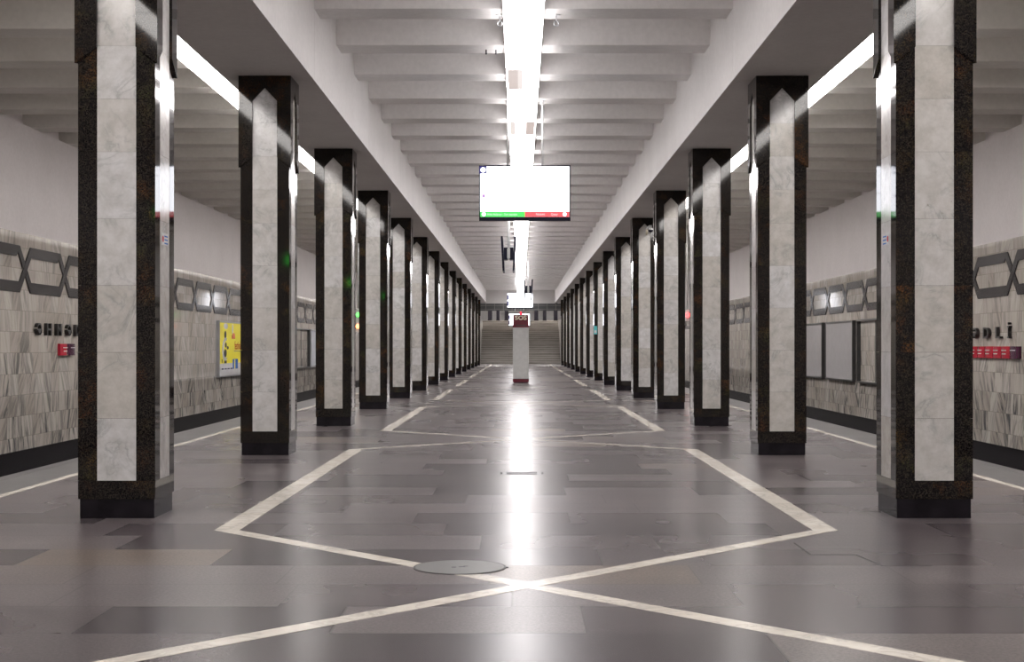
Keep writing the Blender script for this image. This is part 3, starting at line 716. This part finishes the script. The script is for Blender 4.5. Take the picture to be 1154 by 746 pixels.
def line_sign(side, ybounds, z0, z1, mats, label):
    y = sum((ybounds[0], ybounds[-1]))/2; o = wall_root('line_sign', side, y, z0)
    sg = 1 if side < 0 else -1
    loc = [(q-y)*sg for q in ybounds]
    for a, c, m in zip(loc, loc[1:], mats):
        a, c = min(a, c)+0.012, max(a, c)-0.012; h = z1-z0; cx, w_ = (a+c)/2, c-a
        b = MB(); n3 = 6; f = []
        for i in range(n3+1): t = -1+2*i/n3; f.append((cx+t*w_/2, -0.05-0.03*(1-t*t)))
        pts = [(a, 0)]+f+[(c, 0)]
        b.face_prism([(x, yy, h) for x, yy in pts], [(x, yy, 0) for x, yy in pts]); p = b.build('sign_panel', m, o)
        b = MB(); b.box(cx-w_*0.30, cx+w_*0.30, -0.082, -0.08, h*0.64, h*0.70)
        if m is REDS: b.box(cx-w_*0.24, cx+w_*0.24, -0.082, -0.08, h*0.34, h*0.41)
        b.build('white_lettering', PRW, p)
    b = MB(); b.box(min(loc)+0.02, max(loc)-0.02, -0.045, 0.0, 0.01, z1-z0-0.01); b.build('back_rail', PLUM, o)
    return tag(o, label, 'sign', 'red station list signs')
line_sign(-1, [27.06, 27.52, 27.98], 1.075, 1.30, [REDS, PLUM], 'short red and plum station list sign under the letters on the left wall')
line_sign(1, [28.33, 27.86, 27.46, 27.02, 26.56, 26.10, 25.65, 25.17], 1.03, 1.25, [REDS]*6+[PLUM], 'long red station list sign of curved panels on the right wall')

def board(side, y0, y1, z0, z1, mat, label, frame=DARKF, depth=0.10):
    y = (y0+y1)/2; o = wall_root('advertising_board', side, y, z0); w_, h = (y1-y0)/2, z1-z0; t = 0.05
    b = MB(); b.box(-w_, w_, -depth, 0, 0, t); b.box(-w_, w_, -depth, 0, h-t, h); b.box(-w_, -w_+t, -depth, 0, t, h-t); b.box(w_-t, w_, -depth, 0, t, h-t); b.build('frame', frame, o)
    if mat:
        b = MB(); b.box(-w_+t, w_-t, -depth+0.015, 0, t, h-t); b.build('panel', mat, o)
    else:
        b = MB(); b.box(-0.02, 0.02, -0.02, 0, t, h-t); b.build('back_rib', DARKF, o)
    return tag(o, label, 'advertising board', 'wall advertising boards'), w_, h
o, w_, h = board(-1, 41.2, 44.75, 0.35, 2.0, YEL, 'yellow advertising poster with a black figure, on the left wall', SILVER)
d = -0.087
def P(x0, x1, z0, z1, name, mat, k=0): b = MB(); b.box(x0, x1, d-0.002-k*0.001, d, z0, z1); return b.build(name, mat, o)
def PE(cx, cz, rx, rz, name, mat, k=0):
    b = MB(); q = [(cx+rx*math.cos(2*PI*i/20), cz+rz*math.sin(2*PI*i/20)) for i in range(20)]
    b.face_prism([(x, d-0.002-k*0.001, z) for x, z in q], [(x, d, z) for x, z in q]); return b.build(name, mat, o)
P(-w_+0.05, w_-0.05, 0.05, 0.40, 'white_strip', PRW)
PE(-0.95, 0.80, 0.42, 0.34, 'pale_swirl', PRW); PE(-0.80, 0.82, 0.33, 0.26, 'swirl_centre', YEL, 1)
b = MB()
PE(-0.92, 1.24, 0.15, 0.12, 'figure_head', BLKINK, 2); PE(-0.90, 1.13, 0.22, 0.03, 'figure_collar', PRW, 3); PE(-0.86, 0.94, 0.13, 0.08, 'figure_chest', BLKINK, 2)
PE(-0.93, 0.70, 0.20, 0.12, 'figure_body', BLKINK, 3); PE(-0.58, 0.86, 0.14, 0.05, 'figure_arm', BLKINK, 3); P(-1.05, -0.72, 0.40, 0.48, 'figure_feet', BLKINK, 2); P(-1.42, -1.34, 0.42, 0.52, 'figure_tail', BLKINK, 2)
PE(0.15, 1.42, 0.10, 0.16, 'pale_flame', PRW); PE(-0.85, 1.50, 0.30, 0.09, 'pale_cloud', PRW)
P(0.0, 0.52, 1.13, 1.24, 'orange_block', ORG); PE(0.30, 1.25, 0.20, 0.06, 'orange_cap', ORG, 1)
t_ = text_mesh('orange_lettering', 'festival', 0.36, ORG, 0.0005, o, 0.95, 0.006); t_.rotation_euler = (PI/2, 0, 0); t_.location = (0.92, d-0.001, 0.92)
P(0.35, 1.35, 0.745, 0.765, 'small_print', NAVY); P(0.15, 0.95, 0.22, 0.52, 'blue_picture', BLUEP, 1); P(0.40, 0.52, 0.22, 0.50, 'green_picture_edge', YEL, 2)
for i in range(4): P(-1.45+0.42*i, -1.14+0.42*i, 0.22, 0.255, 'navy_words', NAVY, 1)
board(-1, 55.3, 58.9, 0.37, 1.97, None, 'empty dark frame showing marble, farther along the left wall')
board(-1, 59.2, 62.7, 0.37, 1.97, BLANKB, 'pale blue blank board far along the left wall', SILVER)
board(1, 33.8, 37.13, 0.30, 1.95, None, 'empty dark frame showing marble, on the right wall')
board(1, 37.59, 40.93, 0.31, 1.94, BLANK, 'pale blank board on the right wall beside the empty frame')
board(1, 41.40, 44.75, 0.31, 1.94, BLANK, 'pale blank board on the right wall, second beyond the empty frame')

# ================================================================== LOBBY AT THE TOP OF THE STAIRS
LX = [(-2.50, -2.18, 'first'), (-1.85, -1.61, 'second'), (-1.22, -0.93, 'third'), (1.06, 1.36, 'fourth'), (1.72, 1.98, 'fifth'), (2.55, 2.85, 'sixth')]
for x0, x1, nm in LX:
    b = MB(); b.box(-(x1-x0)/2, (x1-x0)/2, 0, 0.3, 0, 2.74); b.box(-(x1-x0)/2-0.02, (x1-x0)/2+0.02, -0.02, 0.32, 0, 0.12)
    o = b.build('lobby_pillar', PLINTH); o.location = ((x0+x1)/2, Y1+8.2, 3.2)
    tag(o, '%s dark pillar from the left in the hall above the far stairs' % nm, 'pillar', 'dark pillars above the far stairs')
for x in (-1.9, 1.9):  # unseen lamps added to brighten the lobby and the stairs
    o = empty('ceiling_light', (x, Y1+7.0, 5.86)); h = MB(); h.box(-0.3, 0.3, -2, 2, 0.02, 0.06); h.build('housing', WHITEM, o)
    h = MB(); h.box(-0.28, 0.28, -1.98, 1.98, 0, 0.02); h.build('diffuser', HALLFILL, o)
    tag(o, 'added unseen fill lamp in the hall above the far stairs, on the %s' % ('left' if x < 0 else 'right'), 'ceiling light', 'added fill lamps above the far stairs')
